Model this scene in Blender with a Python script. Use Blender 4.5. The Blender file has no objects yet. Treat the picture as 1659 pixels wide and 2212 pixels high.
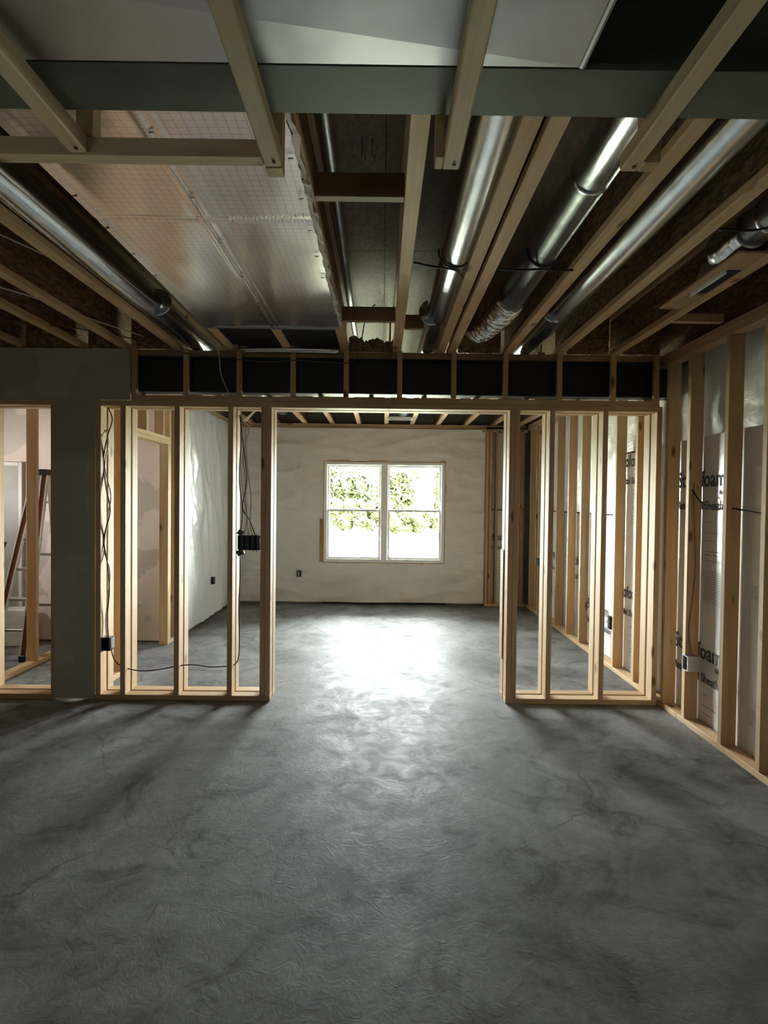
import bpy, bmesh, math, random
from mathutils import Vector, Matrix, noise

random.seed(7)
sc = bpy.context.scene
col = sc.collection
R = math.radians

# ------------------------------------------------------------------ camera
EYE = Vector((0, 0, 1.48))
yaw, pitch, roll = R(0.19046), R(1.16613), R(0.66058)
f_ = Vector((math.sin(yaw) * math.cos(pitch), math.cos(yaw) * math.cos(pitch), -math.sin(pitch)))
r0 = Vector((math.cos(yaw), -math.sin(yaw), 0))
u0 = r0.cross(f_)
r_ = math.cos(roll) * r0 + math.sin(roll) * u0
u_ = -math.sin(roll) * r0 + math.cos(roll) * u0
cd = bpy.data.cameras.new('camera')
cam = bpy.data.objects.new('camera', cd)
col.objects.link(cam)
M = Matrix((r_, u_, -f_)).transposed().to_4x4()
M.translation = EYE
cam.matrix_world = M
cd.sensor_fit = 'VERTICAL'
cd.sensor_height = 36.0
cd.lens = 1200.0 / 2212.0 * 36.0
cd.clip_start = 0.05
cd.clip_end = 300
sc.camera = cam

# ------------------------------------------------------------------ sky, sun, portals, exposure
SKY, SUN, EXPO = 1.0, 3.0, 4.4
w = bpy.data.worlds.new('world')
sc.world = w
w.use_nodes = True
nt = w.node_tree
nt.nodes.clear()
o = nt.nodes.new('ShaderNodeOutputWorld')
b = nt.nodes.new('ShaderNodeBackground')
sky = nt.nodes.new('ShaderNodeTexSky')
sky.sky_type = 'NISHITA'
sky.sun_disc = False
sky.sun_elevation = R(48)
sky.sun_rotation = R(90)
sky.dust_density = 2.5
mixw = nt.nodes.new('ShaderNodeMix')
mixw.data_type = 'RGBA'
mixw.inputs[0].default_value = 0.8
mixw.inputs[7].default_value = (7.8, 7.8, 7.8, 1)
nt.links.new(sky.outputs[0], mixw.inputs[6])
nt.links.new(mixw.outputs[2], b.inputs[0])
b.inputs[1].default_value = SKY
nt.links.new(b.outputs[0], o.inputs[0])

sd = bpy.data.lights.new('sun', 'SUN')
sd.energy = SUN
sd.angle = R(1.0)
sd.color = (1.0, 0.95, 0.84)
sun = bpy.data.objects.new('sun', sd)
col.objects.link(sun)
sun.rotation_euler = Vector((-0.75, 0.0, -0.72)).to_track_quat('-Z', 'Y').to_euler()


def portal(loc, sx, sy, direction):
    l = bpy.data.lights.new('portal', 'AREA')
    l.shape = 'RECTANGLE'
    l.size, l.size_y = sx, sy
    l.cycles.is_portal = True
    p = bpy.data.objects.new('daylight_portal', l)
    col.objects.link(p)
    p.location = loc
    p.rotation_euler = Vector(direction).to_track_quat('-Z', 'Z').to_euler()


portal((0.03, 8.10, 1.31), 1.70, 1.44, (0, -1, 0))
REAR = (-1.3, -1.1, 1.35, 1.55)          # unseen rear opening, added for fill light: x0 x1 z0 z1 at Y=-4
portal(((REAR[0] + REAR[1]) / 2, -4.12, (REAR[2] + REAR[3]) / 2), REAR[1] - REAR[0], REAR[3] - REAR[2], (0, 1, 0))

portal((-4.72, 4.875, 1.625), 0.35, 0.35, (1, 0, 0))      # small unseen opening added to brighten the closet side

sc.view_settings.view_transform = 'Standard'
sc.view_settings.look = 'None'
sc.view_settings.exposure = EXPO
sc.view_settings.gamma = 1.0
sc.view_settings.use_curve_mapping = False
cy = sc.cycles
cy.use_denoising = True
cy.use_guiding = True
cy.use_surface_guiding = True
cy.guiding_training_samples = 64
cy.use_adaptive_sampling = True
cy.adaptive_threshold = 0.03
cy.max_bounces = 8
cy.diffuse_bounces = 5
cy.glossy_bounces = 5
cy.transmission_bounces = 6
cy.transparent_max_bounces = 12
cy.sample_clamp_indirect = 6.0
cy.caustics_reflective = True
cy.caustics_refractive = False


# ------------------------------------------------------------------ materials
class Mat:
    def __init__(s, name):
        s.m = bpy.data.materials.new(name)
        s.m.use_nodes = True
        s.t = s.m.node_tree
        s.b = s.t.nodes['Principled BSDF']

    def n(s, typ, **k):
        x = s.t.nodes.new(typ)
        for a, v in k.items():
            if a.startswith('i_'):
                key = a[2:]
                x.inputs[int(key) if key.isdigit() else key.replace('_', ' ')].default_value = v
            else:
                setattr(x, a, v)
        return x

    def l(s, a, b_):
        s.t.links.new(a, b_)

    def coords(s, scale=(1, 1, 1), rnd=True):
        tc = s.n('ShaderNodeTexCoord')
        mp = s.n('ShaderNodeMapping')
        mp.inputs['Scale'].default_value = scale
        s.l(tc.outputs['Object'], mp.inputs['Vector'])
        if rnd:
            oi = s.n('ShaderNodeObjectInfo')
            mu = s.n('ShaderNodeMath', operation='MULTIPLY', i_1=37.0)
            s.l(oi.outputs['Random'], mu.inputs[0])
            cb = s.n('ShaderNodeCombineXYZ')
            for i in range(3):
                s.l(mu.outputs[0], cb.inputs[i])
            s.l(cb.outputs[0], mp.inputs['Location'])
        return mp.outputs[0]

    def ramp(s, fac, stops):
        r = s.n('ShaderNodeValToRGB')
        e = r.color_ramp.elements
        while len(e) < len(stops):
            e.new(0.5)
        for q, (p, c) in zip(e, stops):
            q.position = p
            q.color = (*c, 1) if len(c) == 3 else c
        s.l(fac, r.inputs[0])
        return r.outputs[0]

    def noise(s, vec, scale, detail=4, rough=0.55, dist=0.0):
        x = s.n('ShaderNodeTexNoise')
        x.inputs['Scale'].default_value = scale
        x.inputs['Detail'].default_value = detail
        x.inputs['Roughness'].default_value = rough
        x.inputs['Distortion'].default_value = dist
        s.l(vec, x.inputs['Vector'])
        return x.outputs[0]

    def mix(s, fac, a, b_, mode='MIX'):
        x = s.n('ShaderNodeMix', data_type='RGBA', blend_type=mode)
        for sock, v in ((x.inputs[0], fac), (x.inputs[6], a), (x.inputs[7], b_)):
            if hasattr(v, 'links'):
                s.l(v, sock)
            else:
                sock.default_value = v if not isinstance(v, tuple) or len(v) == 4 else (*v, 1)
        return x.outputs[2]

    def bump(s, h, strength=0.3, dist=0.01):
        x = s.n('ShaderNodeBump')
        x.inputs['Strength'].default_value = strength
        x.inputs['Distance'].default_value = dist
        s.l(h, x.inputs['Height'])
        s.l(x.outputs[0], s.b.inputs['Normal'])

    def set(s, **k):
        for a, v in k.items():
            s.b.inputs[a.replace('_', ' ')].default_value = v
        return s


def simple(name, c, rough=0.5, metal=0.0, var=0.0, spec=0.5):
    m = Mat(name)
    m.set(Roughness=rough, Metallic=metal)
    m.b.inputs['Specular IOR Level'].default_value = spec
    if var:
        v = m.coords()
        n_ = m.noise(v, 9.0, 5)
        a = tuple(max(0, x * (1 - var)) for x in c)
        d = tuple(min(1, x * (1 + var)) for x in c)
        m.l(m.ramp(n_, [(0.3, a), (0.7, d)]), m.b.inputs['Base Color'])
    else:
        m.b.inputs['Base Color'].default_value = (*c, 1)
    return m.m


def lumber(name, axis, light=(0.66, 0.50, 0.305), dark=(0.48, 0.32, 0.17), rough=0.6):
    m = Mat(name)
    sc_ = [28, 28, 28]
    sc_[axis] = 1.3
    v = m.coords(tuple(sc_))
    g = m.noise(v, 1.0, 6, 0.6, 0.6)
    base = m.ramp(g, [(0.28, dark), (0.5, tuple((a + b_) / 2 for a, b_ in zip(light, dark))), (0.68, light)])
    v2 = m.coords((5, 5, 5))
    big = m.noise(v2, 0.6, 3)
    base = m.mix(m.ramp(big, [(0.4, (0, 0, 0)), (0.72, (0.5, 0.5, 0.5))]), base, (0.60, 0.36, 0.18))
    # knots
    s3 = [9, 9, 9]
    s3[axis] = 3.2
    v3 = m.coords(tuple(s3))
    vo = m.n('ShaderNodeTexVoronoi')
    vo.inputs['Scale'].default_value = 0.8
    m.l(v3, vo.inputs['Vector'])
    kn = m.ramp(vo.outputs['Distance'], [(0.07, (1, 1, 1)), (0.14, (0, 0, 0))])
    base = m.mix(kn, base, (0.20, 0.095, 0.04))
    oi = m.n('ShaderNodeObjectInfo')
    tint = m.ramp(oi.outputs['Random'], [(0.0, (0.82, 0.80, 0.78)), (0.5, (0.95, 0.93, 0.9)), (1.0, (1.0, 1.0, 1.0))])
    base = m.mix(1.0, base, tint, 'MULTIPLY')
    m.l(base, m.b.inputs['Base Color'])
    m.set(Roughness=rough)
    m.bump(g, 0.12, 0.004)
    return m.m


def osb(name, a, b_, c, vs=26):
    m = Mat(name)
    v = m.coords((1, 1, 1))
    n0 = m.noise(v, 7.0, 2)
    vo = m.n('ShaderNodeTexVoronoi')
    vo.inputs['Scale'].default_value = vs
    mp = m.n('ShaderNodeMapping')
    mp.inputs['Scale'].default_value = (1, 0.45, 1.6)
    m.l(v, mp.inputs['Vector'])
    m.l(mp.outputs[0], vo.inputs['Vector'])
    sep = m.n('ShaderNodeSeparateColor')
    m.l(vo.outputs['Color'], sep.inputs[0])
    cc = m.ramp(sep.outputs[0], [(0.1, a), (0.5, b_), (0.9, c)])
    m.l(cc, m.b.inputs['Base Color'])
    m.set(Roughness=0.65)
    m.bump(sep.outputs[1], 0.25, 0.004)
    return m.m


LX = lumber('pine_grain_x', 0)
LY = lumber('pine_grain_y', 1)
LZ = lumber('pine_grain_z', 2)
PINE = (LX, LY, LZ)
FLANGE = lumber('joist_flange_lumber', 1, (0.76, 0.57, 0.34), (0.58, 0.39, 0.20))
RUNGM = tuple(lumber('weathered_lumber_' + 'xyz'[k], k, (0.84, 0.72, 0.50), (0.62, 0.50, 0.32)) for k in range(3))
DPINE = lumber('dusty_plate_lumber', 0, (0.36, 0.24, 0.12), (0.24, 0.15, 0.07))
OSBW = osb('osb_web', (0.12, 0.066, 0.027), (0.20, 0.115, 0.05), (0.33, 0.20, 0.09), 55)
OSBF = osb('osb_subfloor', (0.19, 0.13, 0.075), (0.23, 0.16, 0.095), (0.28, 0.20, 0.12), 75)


def concrete_mat():
    m = Mat('trowelled_concrete')
    v = m.coords((1, 1, 1), False)
    n1 = m.noise(v, 0.9, 8, 0.62, 0.9)
    n2 = m.noise(v, 3.1, 9, 0.68, 1.4)
    n3 = m.noise(v, 26, 6, 0.6)
    c1 = m.ramp(n1, [(0.32, (0.115, 0.115, 0.11)), (0.5, (0.205, 0.205, 0.198)), (0.66, (0.275, 0.277, 0.268))])
    c2 = m.ramp(n2, [(0.34, (0.45, 0.45, 0.44)), (0.48, (0.92, 0.92, 0.92)), (0.7, (1.15, 1.15, 1.15))])
    c = m.mix(0.85, c1, c2, 'MULTIPLY')
    c3 = m.ramp(n3, [(0.3, (0.86, 0.86, 0.86)), (0.7, (1.08, 1.08, 1.08))])
    c = m.mix(1.0, c, c3, 'MULTIPLY')
    # hairline cracks
    vo = m.n('ShaderNodeTexVoronoi', feature='DISTANCE_TO_EDGE')
    vo.inputs['Scale'].default_value = 0.42
    mm = m.n('ShaderNodeVectorMath', operation='MULTIPLY_ADD')
    nn = m.n('ShaderNodeTexNoise')
    nn.inputs['Scale'].default_value = 3.0
    nn.inputs['Detail'].default_value = 6
    m.l(v, nn.inputs['Vector'])
    m.l(nn.outputs['Color'], mm.inputs[0])
    mm.inputs[1].default_value = (0.35, 0.35, 0.35)
    m.l(v, mm.inputs[2])
    m.l(mm.outputs[0], vo.inputs['Vector'])
    cr = m.ramp(vo.outputs[0], [(0.0009, (0.6, 0.6, 0.6)), (0.0022, (0, 0, 0))])
    msk = m.ramp(n1, [(0.49, (0, 0, 0)), (0.55, (1, 1, 1))])
    cr = m.mix(1.0, cr, msk, 'MULTIPLY')
    c = m.mix(cr, c, (0.06, 0.06, 0.058))
    # white dust scuffs
    n5 = m.noise(v, 1.7, 9, 0.72, 2.2)
    sc5 = m.ramp(n5, [(0.66, (0, 0, 0)), (0.74, (0.4, 0.4, 0.4))])
    c = m.mix(sc5, c, (0.46, 0.46, 0.45))
    m.l(c, m.b.inputs['Base Color'])
    n4 = m.noise(v, 5.5, 7, 0.7, 1.0)
    rr = m.ramp(n4, [(0.35, (0.46, 0.46, 0.46)), (0.65, (0.66, 0.66, 0.66))])
    m.l(rr, m.b.inputs['Roughness'])
    m.b.inputs['Specular IOR Level'].default_value = 0.038
    n6 = m.noise(v, 16, 5, 0.6, 2.5)
    m.bump(n6, 0.30, 0.006)
    return m.m


CONC = concrete_mat()


def galv(name, base=(0.62, 0.65, 0.67), r0_=0.20, r1=0.25, sc_=18, bump=0.012):
    m = Mat(name)
    v = m.coords((1, 1, 1))
    n1 = m.noise(v, sc_, 5, 0.6)
    vo = m.n('ShaderNodeTexVoronoi')
    vo.inputs['Scale'].default_value = 60
    m.l(v, vo.inputs['Vector'])
    a = tuple(x * 0.86 for x in base)
    c = m.ramp(n1, [(0.3, a), (0.7, base)])
    m.l(c, m.b.inputs['Base Color'])
    m.l(m.ramp(n1, [(0.3, (r0_,) * 3), (0.7, (r1,) * 3)]), m.b.inputs['Roughness'])
    m.set(Metallic=1.0)
    if bump > 0.02:
        m.bump(m.noise(v, 4.0, 2), bump, 0.02)
    return m.m


GALV = galv('galvanised_round_duct')
GALVS = galv('galvanised_sheet_duct', (0.55, 0.57, 0.58), 0.29, 0.42, 9, 0.03)
FLEX = galv('foil_flexible_duct', (0.70, 0.68, 0.66), 0.29, 0.34, 30, 0.5)
STEEL = simple('bright_steel', (0.45, 0.45, 0.46), 0.35, 1.0)
STRAPM = simple('dark_strap', (0.03, 0.03, 0.03), 0.5)


def primer(name, a, b_, rust):
    m = Mat(name)
    v = m.coords((0.7, 1, 1), False)
    n1 = m.noise(v, 5, 7, 0.65, 0.8)
    c = m.ramp(n1, [(0.3, a), (0.68, b_)])
    n2 = m.noise(v, 22, 6, 0.7)
    rk = m.ramp(n2, [(0.62, (0, 0, 0)), (0.72, (0.7, 0.7, 0.7))])
    c = m.mix(rk, c, rust)
    m.l(c, m.b.inputs['Base Color'])
    m.set(Roughness=0.5)
    m.bump(n2, 0.08, 0.003)
    return m.m


PRIMER = primer('green_grey_primer', (0.085, 0.10, 0.075), (0.15, 0.17, 0.125), (0.17, 0.12, 0.08))
BLACKST = primer('black_primer', (0.008, 0.008, 0.008), (0.014, 0.014, 0.013), (0.02, 0.013, 0.009))


def foil_mat():
    m = Mat('reflective_foil')
    v = m.coords((1, 1, 1), False)
    br = m.n('ShaderNodeTexBrick')
    br.offset = 0.0
    br.inputs['Color1'].default_value = (1, 1, 1, 1)
    br.inputs['Color2'].default_value = (1, 1, 1, 1)
    br.inputs['Mortar'].default_value = (0, 0, 0, 1)
    br.inputs['Scale'].default_value = 1.0
    br.inputs['Mortar Size'].default_value = 0.0012
    br.inputs['Mortar Smooth'].default_value = 0.3
    br.inputs['Brick Width'].default_value = 0.03
    br.inputs['Row Height'].default_value = 0.03
    m.l(v, br.inputs['Vector'])
    n1 = m.noise(v, 5, 4)
    c = m.ramp(n1, [(0.3, (0.76, 0.69, 0.67)), (0.7, (0.84, 0.78, 0.76))])
    c = m.mix(m.ramp(br.outputs['Color'], [(0.0, (0.55, 0.55, 0.55)), (1.0, (0, 0, 0))]), c, (0.25, 0.21, 0.20))
    m.l(c, m.b.inputs['Base Color'])
    m.set(Metallic=0.93)
    m.l(m.ramp(n1, [(0.3, (0.22,) * 3), (0.7, (0.262,) * 3)]), m.b.inputs['Roughness'])
    return m.m


FOIL = foil_mat()


def poly_mat(name, a, b_, rough=0.35):
    m = Mat(name)
    v = m.coords((1, 1, 1), False)
    n1 = m.noise(v, 2.2, 6, 0.6, 0.7)
    m.l(m.ramp(n1, [(0.3, a), (0.7, b_)]), m.b.inputs['Base Color'])
    m.set(Roughness=rough)
    m.b.inputs['Coat Weight'].default_value = 0.5 if rough < .4 else 0.15
    m.b.inputs['Coat Roughness'].default_value = 0.22
    n2 = m.noise(m.coords((2.0, 2.0, 5.0), False), 3.0, 6, 0.6, 1.5)
    m.bump(n2, 0.35, 0.02)
    return m.m


POLY = poly_mat('white_poly_sheet', (0.74, 0.71, 0.67), (0.83, 0.80, 0.76), 0.5)
POLYL = poly_mat('glossy_poly_sheet', (0.74, 0.76, 0.76), (0.84, 0.86, 0.86), 0.3)


def foam_mat():
    m = Mat('white_foam_board')
    v = m.coords((1, 1, 1))
    n1 = m.noise(m.coords((1, 6, 1)), 6, 5)
    m.l(m.ramp(n1, [(0.3, (0.80, 0.80, 0.785)), (0.7, (0.88, 0.88, 0.86))]), m.b.inputs['Base Color'])
    m.set(Roughness=0.262)
    m.b.inputs['Coat Weight'].default_value = 0.6
    m.b.inputs['Coat Roughness'].default_value = 0.16
    m.bump(m.noise(v, 3, 3), 0.15, 0.02)
    return m.m


FOAM = foam_mat()
INK = simple('grey_print', (0.10, 0.10, 0.11), 0.6)
INK2 = simple('faded_print', (0.27, 0.27, 0.28), 0.6)
TAPE = simple('silver_foil_tape', (0.93, 0.93, 0.92), 0.3, 0.35, 0.06)


def drywall_mat(name, a, b_, mud):
    m = Mat(name)
    v = m.coords((1, 1, 1), False)
    n1 = m.noise(v, 1.3, 5, 0.55, 1.0)
    n2 = m.noise(v, 1.9, 6, 0.5, 0.4)
    c = m.ramp(n1, [(0.35, a), (0.6, b_)])
    c = m.mix(m.ramp(n2, [(0.56, (0, 0, 0)), (0.575, (0.8, 0.8, 0.8))]), c, mud)
    m.l(c, m.b.inputs['Base Color'])
    m.set(Roughness=0.75)
    m.bump(m.noise(v, 90, 3), 0.05, 0.002)
    return m.m


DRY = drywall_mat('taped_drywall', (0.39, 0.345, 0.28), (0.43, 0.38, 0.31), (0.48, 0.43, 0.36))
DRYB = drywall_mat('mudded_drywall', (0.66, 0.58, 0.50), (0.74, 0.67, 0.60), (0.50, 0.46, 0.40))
FOUND = simple('foundation_concrete', (0.24, 0.24, 0.23), 0.8, 0, 0.15)
DARKW = simple('dark_sheathing', (0.03, 0.028, 0.026), 0.9, 0, 0.2)
SHADEK = simple('shade_sheet', (0.006, 0.006, 0.006), 0.8)  # black standing in for shade in unlit bays and the boot's inside
VINYL = simple('white_vinyl', (0.88, 0.89, 0.87), 0.35)
CASE = simple('white_casing_paint', (0.62, 0.60, 0.56), 0.5)
PLBLK = simple('black_plastic', (0.012, 0.014, 0.018), 0.32)
CABW = simple('white_cable', (0.62, 0.60, 0.55), 0.4)
CABB = simple('brown_cable', (0.10, 0.06, 0.04), 0.45)
CABK = simple('black_cable', (0.015, 0.013, 0.013), 0.8, 0, 0, 0.1)
CABT = simple('tan_cable', (0.42, 0.28, 0.15), 0.6)
ALU = simple('aluminium', (0.72, 0.72, 0.72), 0.3, 1.0)
FIBR = simple('orange_fibreglass', (0.17, 0.06, 0.03), 0.4)
WHITEP = simple('white_plastic', (0.66, 0.66, 0.63), 0.4, 0, 0.08)
SHIM = lumber('shim_strip', 2, (0.42, 0.24, 0.12), (0.33, 0.18, 0.08))
PVC = galv('grey_metal_conduit', (0.45, 0.47, 0.48), 0.3, 0.45, 8)


def glass_mat():
    m = bpy.data.materials.new('window_glass')
    m.use_nodes = True
    t = m.node_tree
    t.nodes.clear()
    o_ = t.nodes.new('ShaderNodeOutputMaterial')
    mx = t.nodes.new('ShaderNodeMixShader')
    tr = t.nodes.new('ShaderNodeBsdfTransparent')
    tr.inputs[0].default_value = (0.93, 0.96, 0.94, 1)
    gl = t.nodes.new('ShaderNodeBsdfGlossy')
    gl.inputs['Roughness'].default_value = 0.02
    fr = t.nodes.new('ShaderNodeFresnel')
    fr.inputs[0].default_value = 1.45
    t.links.new(fr.outputs[0], mx.inputs[0])
    t.links.new(tr.outputs[0], mx.inputs[1])
    t.links.new(gl.outputs[0], mx.inputs[2])
    t.links.new(mx.outputs[0], o_.inputs[0])
    return m


GLASS = glass_mat()


# ------------------------------------------------------------------ object helpers
def wl(o_):
    v = Vector((0, 0, 0))
    while o_:
        v += o_.location
        o_ = o_.parent
    return v


def tag(o_, label=None, cat=None, group=None, kind=None):
    if label:
        o_['label'] = label
    if cat:
        o_['category'] = cat
    if group:
        o_['group'] = group
    if kind:
        o_['kind'] = kind
    return o_


def empty(name, loc, label=None, cat=None, group=None, kind=None):
    o_ = bpy.data.objects.new(name, None)
    col.objects.link(o_)
    o_.location = loc
    o_.empty_display_size = 0.1
    return tag(o_, label, cat, group, kind)


def obj(name, me, mat, loc, parent=None):
    if mat is not None and not me.materials:
        me.materials.append(mat)
    o_ = bpy.data.objects.new(name, me)
    col.objects.link(o_)
    if parent:
        o_.parent = parent
        o_.location = Vector(loc) - wl(parent)
    else:
        o_.location = loc
    return o_


_cache = {}


def box_mesh(sx, sy, sz, mat, bev):
    k = (round(sx, 4), round(sy, 4), round(sz, 4), mat.name, bev)
    if k in _cache:
        return _cache[k]
    bm = bmesh.new()
    bmesh.ops.create_cube(bm, size=1.0)
    bmesh.ops.scale(bm, vec=(sx, sy, sz), verts=bm.verts)
    if bev:
        bmesh.ops.bevel(bm, geom=bm.edges[:], offset=bev, segments=1, affect='EDGES')
    me = bpy.data.meshes.new('block')
    bm.to_mesh(me)
    bm.free()
    me.materials.append(mat)
    _cache[k] = me
    return me


def box(name, x0, x1, y0, y1, z0, z1, mat, parent=None, bev=0.0):
    me = box_mesh(x1 - x0, y1 - y0, z1 - z0, mat, bev)
    return obj(name, me, mat, ((x0 + x1) / 2, (y0 + y1) / 2, (z0 + z1) / 2), parent)


def board(name, x0, x1, y0, y1, z0, z1, parent, mats=PINE, bev=0.0022):
    d = (x1 - x0, y1 - y0, z1 - z0)
    return box(name, x0, x1, y0, y1, z0, z1, mats[d.index(max(d))], parent, bev)


def mesh_of(bm, smooth=False):
    me = bpy.data.meshes.new('shape')
    bmesh.ops.recalc_face_normals(bm, faces=bm.faces)
    bm.to_mesh(me)
    bm.free()
    if smooth:
        for p in me.polygons:
            p.use_smooth = True
    return me


def bmbox(bm, x0, x1, y0, y1, z0, z1, bev=0.0):
    r = bmesh.ops.create_cube(bm, size=1.0)
    vs = r['verts']
    for v in vs:
        v.co = Vector(((x0 + x1) / 2 + v.co.x * (x1 - x0), (y0 + y1) / 2 + v.co.y * (y1 - y0), (z0 + z1) / 2 + v.co.z * (z1 - z0)))
    if bev:
        es = list({e for v in vs for e in v.link_edges})
        bmesh.ops.bevel(bm, geom=es, offset=bev, segments=1, affect='EDGES')


def smooth_pts(pts, sub=6):
    P = [Vector(p) for p in pts]
    if len(P) < 3:
        return P
    out = []
    Q = [2 * P[0] - P[1]] + P + [2 * P[-1] - P[-2]]
    for i in range(1, len(Q) - 2):
        a, b_, c, d = Q[i - 1:i + 3]
        for k in range(sub):
            t = k / sub
            out.append(0.5 * ((2 * b_) + (-a + c) * t + (2 * a - 5 * b_ + 4 * c - d) * t * t + (-a + 3 * b_ - 3 * c + d) * t ** 3))
    out.append(P[-1])
    return out


def tube_bm(bm, pts, rad, seg=8, flat=1.0, cap=True):
    """rad: number or function(i, n)"""
    n = len(pts)
    prev = None
    rings = []
    up = Vector((0, 0, 1))
    side = None
    for i, p in enumerate(pts):
        d = (pts[min(i + 1, n - 1)] - pts[max(i - 1, 0)]).normalized()
        if side is None:
            ref = up if abs(d.dot(up)) < 0.95 else Vector((1, 0, 0))
            side = d.cross(ref).normalized()
        else:
            side = (side - d * side.dot(d)).normalized()
        oth = d.cross(side)
        r = rad(i, n) if callable(rad) else rad
        ring = [bm.verts.new(p + side * (math.cos(2 * math.pi * k / seg) * r) + oth * (math.sin(2 * math.pi * k / seg) * r * flat)) for k in range(seg)]
        rings.append(ring)
    for a, b_ in zip(rings, rings[1:]):
        for k in range(seg):
            bm.faces.new((a[k], a[(k + 1) % seg], b_[(k + 1) % seg], b_[k]))
    if cap:
        bm.faces.new(rings[0][::-1])
        bm.faces.new(rings[-1])


def tube(name, pts, rad, mat, parent=None, seg=8, sub=6, flat=1.0):
    P = smooth_pts(pts, sub)
    org = Vector(pts[0])
    bm = bmesh.new()
    tube_bm(bm, [p - org for p in P], rad, seg, flat)
    return obj(name, mesh_of(bm, True), mat, org, parent)


def lathe(name, prof, loc, mat, parent=None, seg=24):
    bm = bmesh.new()
    rings = []
    for r, z in prof:
        rings.append([bm.verts.new((math.cos(2 * math.pi * k / seg) * r, math.sin(2 * math.pi * k / seg) * r, z)) for k in range(seg)])
    for a, b_ in zip(rings, rings[1:]):
        for k in range(seg):
            bm.faces.new((a[k], a[(k + 1) % seg], b_[(k + 1) % seg], b_[k]))
    bm.faces.new(rings[0][::-1])
    return obj(name, mesh_of(bm, True), mat, loc, parent)


def sheet(name, u0_, u1, v0, v1, place, disp, mat, parent, step=0.03, hole=None, loc=(0, 0, 0), thick=0.004):
    """wrinkled sheet: place(u,v,d) -> Vector"""
    nu, nv = max(2, int((u1 - u0_) / step)), max(2, int((v1 - v0) / step))
    bm = bmesh.new()
    g = {}
    for i in range(nu + 1):
        for j in range(nv + 1):
            uu, vv = u0_ + (u1 - u0_) * i / nu, v0 + (v1 - v0) * j / nv
            g[i, j] = (uu, vv)
    ver = {}

    def gv(i, j):
        if (i, j) not in ver:
            uu, vv = g[i, j]
            if hole:
                a, b_, c, d = hole
                # snap rim vertices onto the hole's border
                du = (u1 - u0_) / nu
                dv = (v1 - v0) / nv
                for t in (a, b_):
                    if abs(uu - t) < du / 2 and c - dv < vv < d + dv:
                        uu = t
                for t in (c, d):
                    if abs(vv - t) < dv / 2 and a - du < uu < b_ + du:
                        vv = t
            ver[i, j] = bm.verts.new(place(uu, vv, disp(uu, vv)) - Vector(loc))
        return ver[i, j]
    for i in range(nu):
        for j in range(nv):
            uc, vc = u0_ + (u1 - u0_) * (i + .5) / nu, v0 + (v1 - v0) * (j + .5) / nv
            if hole and hole[0] < uc < hole[1] and hole[2] < vc < hole[3]:
                continue
            bm.faces.new((gv(i, j), gv(i + 1, j), gv(i + 1, j + 1), gv(i, j + 1)))
    me = mesh_of(bm, True)
    return obj(name, me, mat, loc, parent)


def text_mesh(s, size, bold=0.0):
    cu = bpy.data.curves.new('t', 'FONT')
    cu.body = s
    cu.size = size
    cu.extrude = 0.0004
    cu.offset = bold
    cu.resolution_u = 3
    t = bpy.data.objects.new('t', cu)
    col.objects.link(t)
    dg = bpy.context.evaluated_depsgraph_get()
    me = bpy.data.meshes.new_from_object(t.evaluated_get(dg))
    bpy.data.objects.remove(t)
    bpy.data.curves.remove(cu)
    return me


def orient(me, xa, ya, za, sx=1.0, sy=1.0):
    Mx = Matrix((xa, ya, za)).transposed()
    for v in me.vertices:
        v.co = Mx @ Vector((v.co.x * sx, v.co.y * sy, v.co.z))


# ------------------------------------------------------------------ dimensions
D1 = 4.045           # partition front face
JZ = 2.565           # underside of the joists
SUB = 2.87           # underside of the subfloor
XR, XL, YB, YR, XW = 2.045, -2.15, 7.90, -4.0, -4.6

# ------------------------------------------------------------------ floor
fl = empty('floor', (0, 0, 0), kind='structure')
box('slab', XW - .3, 2.5, YR - .2, 6.072, -0.12, 0.0, CONC, fl)
box('slab', XW - .3, 2.5, 6.077, 8.3, -0.12, 0.0, CONC, fl)
box('slab_joint_fill', XW - .3, 2.5, 6.0, 6.15, -0.2, -0.014, DARKW, fl)
blocker = box('sky_blocker', XW - .4, 2.7, 8.31, 9.75, 2.70, 2.84, simple('sky_blocker_paint', (0.55, 0.54, 0.50), .7), None)  # unseen overhang added to keep high sky light off the far floor
tag(blocker, kind='structure')
lawn = box('ground', -60, 60, 8.35, 120, -0.4, -0.02, simple('sunlit_grass', (0.22, 0.23, 0.16), 0.9, 0, 0.2))
tag(lawn, kind='structure')
patio = box('paving', -30, 30, -40, -4.25, -0.4, -0.02, simple('pale_paving', (0.35, 0.34, 0.32), 0.9, 0, 0.1))
tag(patio, kind='structure')

# ------------------------------------------------------------------ outer shell walls
wb = empty('wall_back', (0, YB, 0), kind='structure')
wx0, wx1, wz0, wz1 = -0.83, 0.886, 0.598, 2.027
for a in ((XW - .3, wx0, 0, 2.87), (wx1, 2.5, 0, 2.87), (wx0, wx1, 0, wz0), (wx0, wx1, wz1, 2.87)):
    box('foundation_wall', a[0], a[1], 8.05, 8.3, a[2], a[3], FOUND, wb)
wr = empty('wall_right', (2.3, 2, 0), kind='structure')
box('foundation_wall', 2.25, 2.5, YR - .2, 8.05, 0, 2.87, FOUND, wr)
wo = empty('wall_outer', (XW, 2, 0), kind='structure')
for a in ((YR - .2, 4.7, 0, 2.87), (5.05, 8.05, 0, 2.87), (4.7, 5.05, 0, 1.45), (4.7, 5.05, 1.8, 2.87)):
    box('drywall_panel', XW - .2, XW, a[0], a[1], a[2], a[3], DRYB, wo)
we = empty('wall_rear', (0, YR, 0), kind='structure')
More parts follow.
